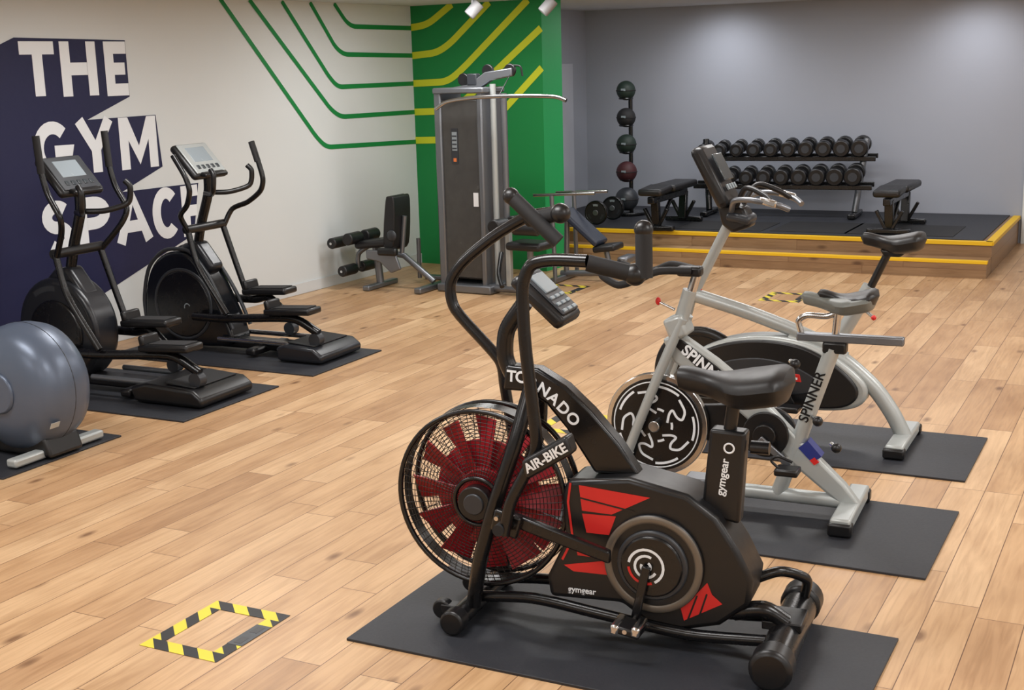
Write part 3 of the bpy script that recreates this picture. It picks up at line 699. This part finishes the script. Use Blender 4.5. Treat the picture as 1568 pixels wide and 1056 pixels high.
for s in(-1,1):
    tube('upright_%d'%s,[(s*.78,-.02,.05),(s*.86,.14,.80)],.035,STEEL if s>0 else BLKM,sm=False)
    box('rack_foot_%d'%s,(s*.78,.0,.025),(.08,.55,.05),BLKM,b=.012)
for t,(y,z,n) in enumerate([(-.10,.32,9),(.12,.60,10)]):
    box('shelf_front_%d'%t,(.03,y-.09,z),(1.88,.03,.05),BLKM,(0,0,0),.006); box('shelf_back_%d'%t,(.03,y+.09,z+.02),(1.88,.03,.05),BLKM,(0,0,0),.006)
    for i in range(n):
        x=-.86+.185*i+(.16 if t==0 else 0); r=.068+.0026*i+(.006 if t==0 else 0); zz=z+.035+r
        for s in(-1,1): cyl('dumbbell_head_%d_%d_%d'%(t,i,s),(x,y+s*.06,zz+.01*s),(x,y+s*.15,zz+.018*s),r,BLK,n=18,b=.012)
        cyl('dumbbell_cap_%d_%d'%(t,i),(x,y-.155,zz-.018),(x,y-.149,zz-.018),r*.5,DKG,n=16)
        cyl('dumbbell_handle_%d_%d'%(t,i),(x,y-.07,zz),(x,y+.07,zz),.015,CHR,n=10)
def bench(loc,rz):
    group('flat_weight_bench',loc,rz)
    box('pad_main',(0,.16,.40),(.27,.70,.07),VINYL,b=.025); box('pad_seat',(0,-.40,.40),(.25,.34,.07),VINYL,(4,0,0),b=.025)
    box('spine',(0,-.03,.31),(.07,1.0,.07),BLKM,b=.01)
    for y in(-.38,.42):
        box('leg_%.1f'%y,(0,y,.17),(.08,.07,.30),BLKM,(8 if y<0 else -8,0,0),b=.008); box('foot_%.1f'%y,(0,y*1.06,.025),(.40,.08,.05),BLKM,b=.012)
        for s in(-1,1): box('gusset_%.1f_%d'%(y,s),(s*.07,y,.12),(.03,.05,.22),BLKM,(0,s*28,0),b=.006)
    tube('adjuster',[(0,-.2,.1),(0,.15,.34)],.02,BLKM,sm=False)
bench((-4.66,12.62,DZ),0); bench((-2.44,12.93,DZ),0)

for x,y in[(-5.5,10.1),(-4.85,10.2)]:
    group('ceiling_spotlight',(x,y,CH-.12)); cyl('can',(-.03,-.02,-.05),(.05,.03,.05),.05,SPOTM,b=.008); cyl('stem',(0,0,.02),(0,0,.119),.012,SPOTM)
# ------------------------------------------------------------ lights
def area(x,y,sx,sy,p,col=(1,.99,.98)):
    l=D.lights.new('ceiling_panel_light','AREA'); l.shape='RECTANGLE'; l.size=sx; l.size_y=sy; l.energy=p; l.color=col
    o=D.objects.new('ceiling_panel_light',l); COL.objects.link(o); o.location=(x,y,CH-.01)
for x in(-5.2,-2.4,.6,3.2):
    for y in(.3,3.4,6.5,9.6): area(x,y,1.1,.5,41)
area(-4.4,12.6,1.6,.5,27,(.96,.97,1)); area(-2.2,12.6,1.6,.5,27,(.96,.97,1))
for x in(-4.6,-1.95):
    l=D.lights.new('wall_washer','SPOT'); l.energy=44; l.spot_size=math.radians(140); l.spot_blend=1; l.shadow_soft_size=.15; l.color=(.95,.96,1)
    o=D.objects.new('wall_washer',l); COL.objects.link(o); o.location=(x,13.75,CH-.03); o.rotation_euler=(math.radians(25),0,0)
w=D.worlds.new('w'); bpy.context.scene.world=w; w.use_nodes=True; w.node_tree.nodes['Background'].inputs[0].default_value=(.8,.85,.9,1); w.node_tree.nodes['Background'].inputs[1].default_value=.3
bpy.context.scene.view_settings.view_transform='Standard'
# ------------------------------------------------------------ camera
th=math.atan(428/2000);ps=math.radians(27.3);rho=.028
R=Vector((math.cos(ps),math.sin(ps),0));Fh=Vector((-math.sin(ps),math.cos(ps),0))
Fw=Fh*math.cos(th)+Vector((0,0,-math.sin(th)));U=Fh*math.sin(th)+Vector((0,0,math.cos(th)))
cxv=(R-U*rho).normalized();cyv=(U+R*rho).normalized()
cd=D.cameras.new('camera'); cd.sensor_width=36; cd.lens=36*2000/1568; cd.clip_start=.05
co=D.objects.new('camera',cd); COL.objects.link(co)
M=Matrix((cxv,cyv,-Fw)).transposed().to_4x4(); M.translation=Vector((0,0,1.95)); co.matrix_world=M
bpy.context.scene.camera=co
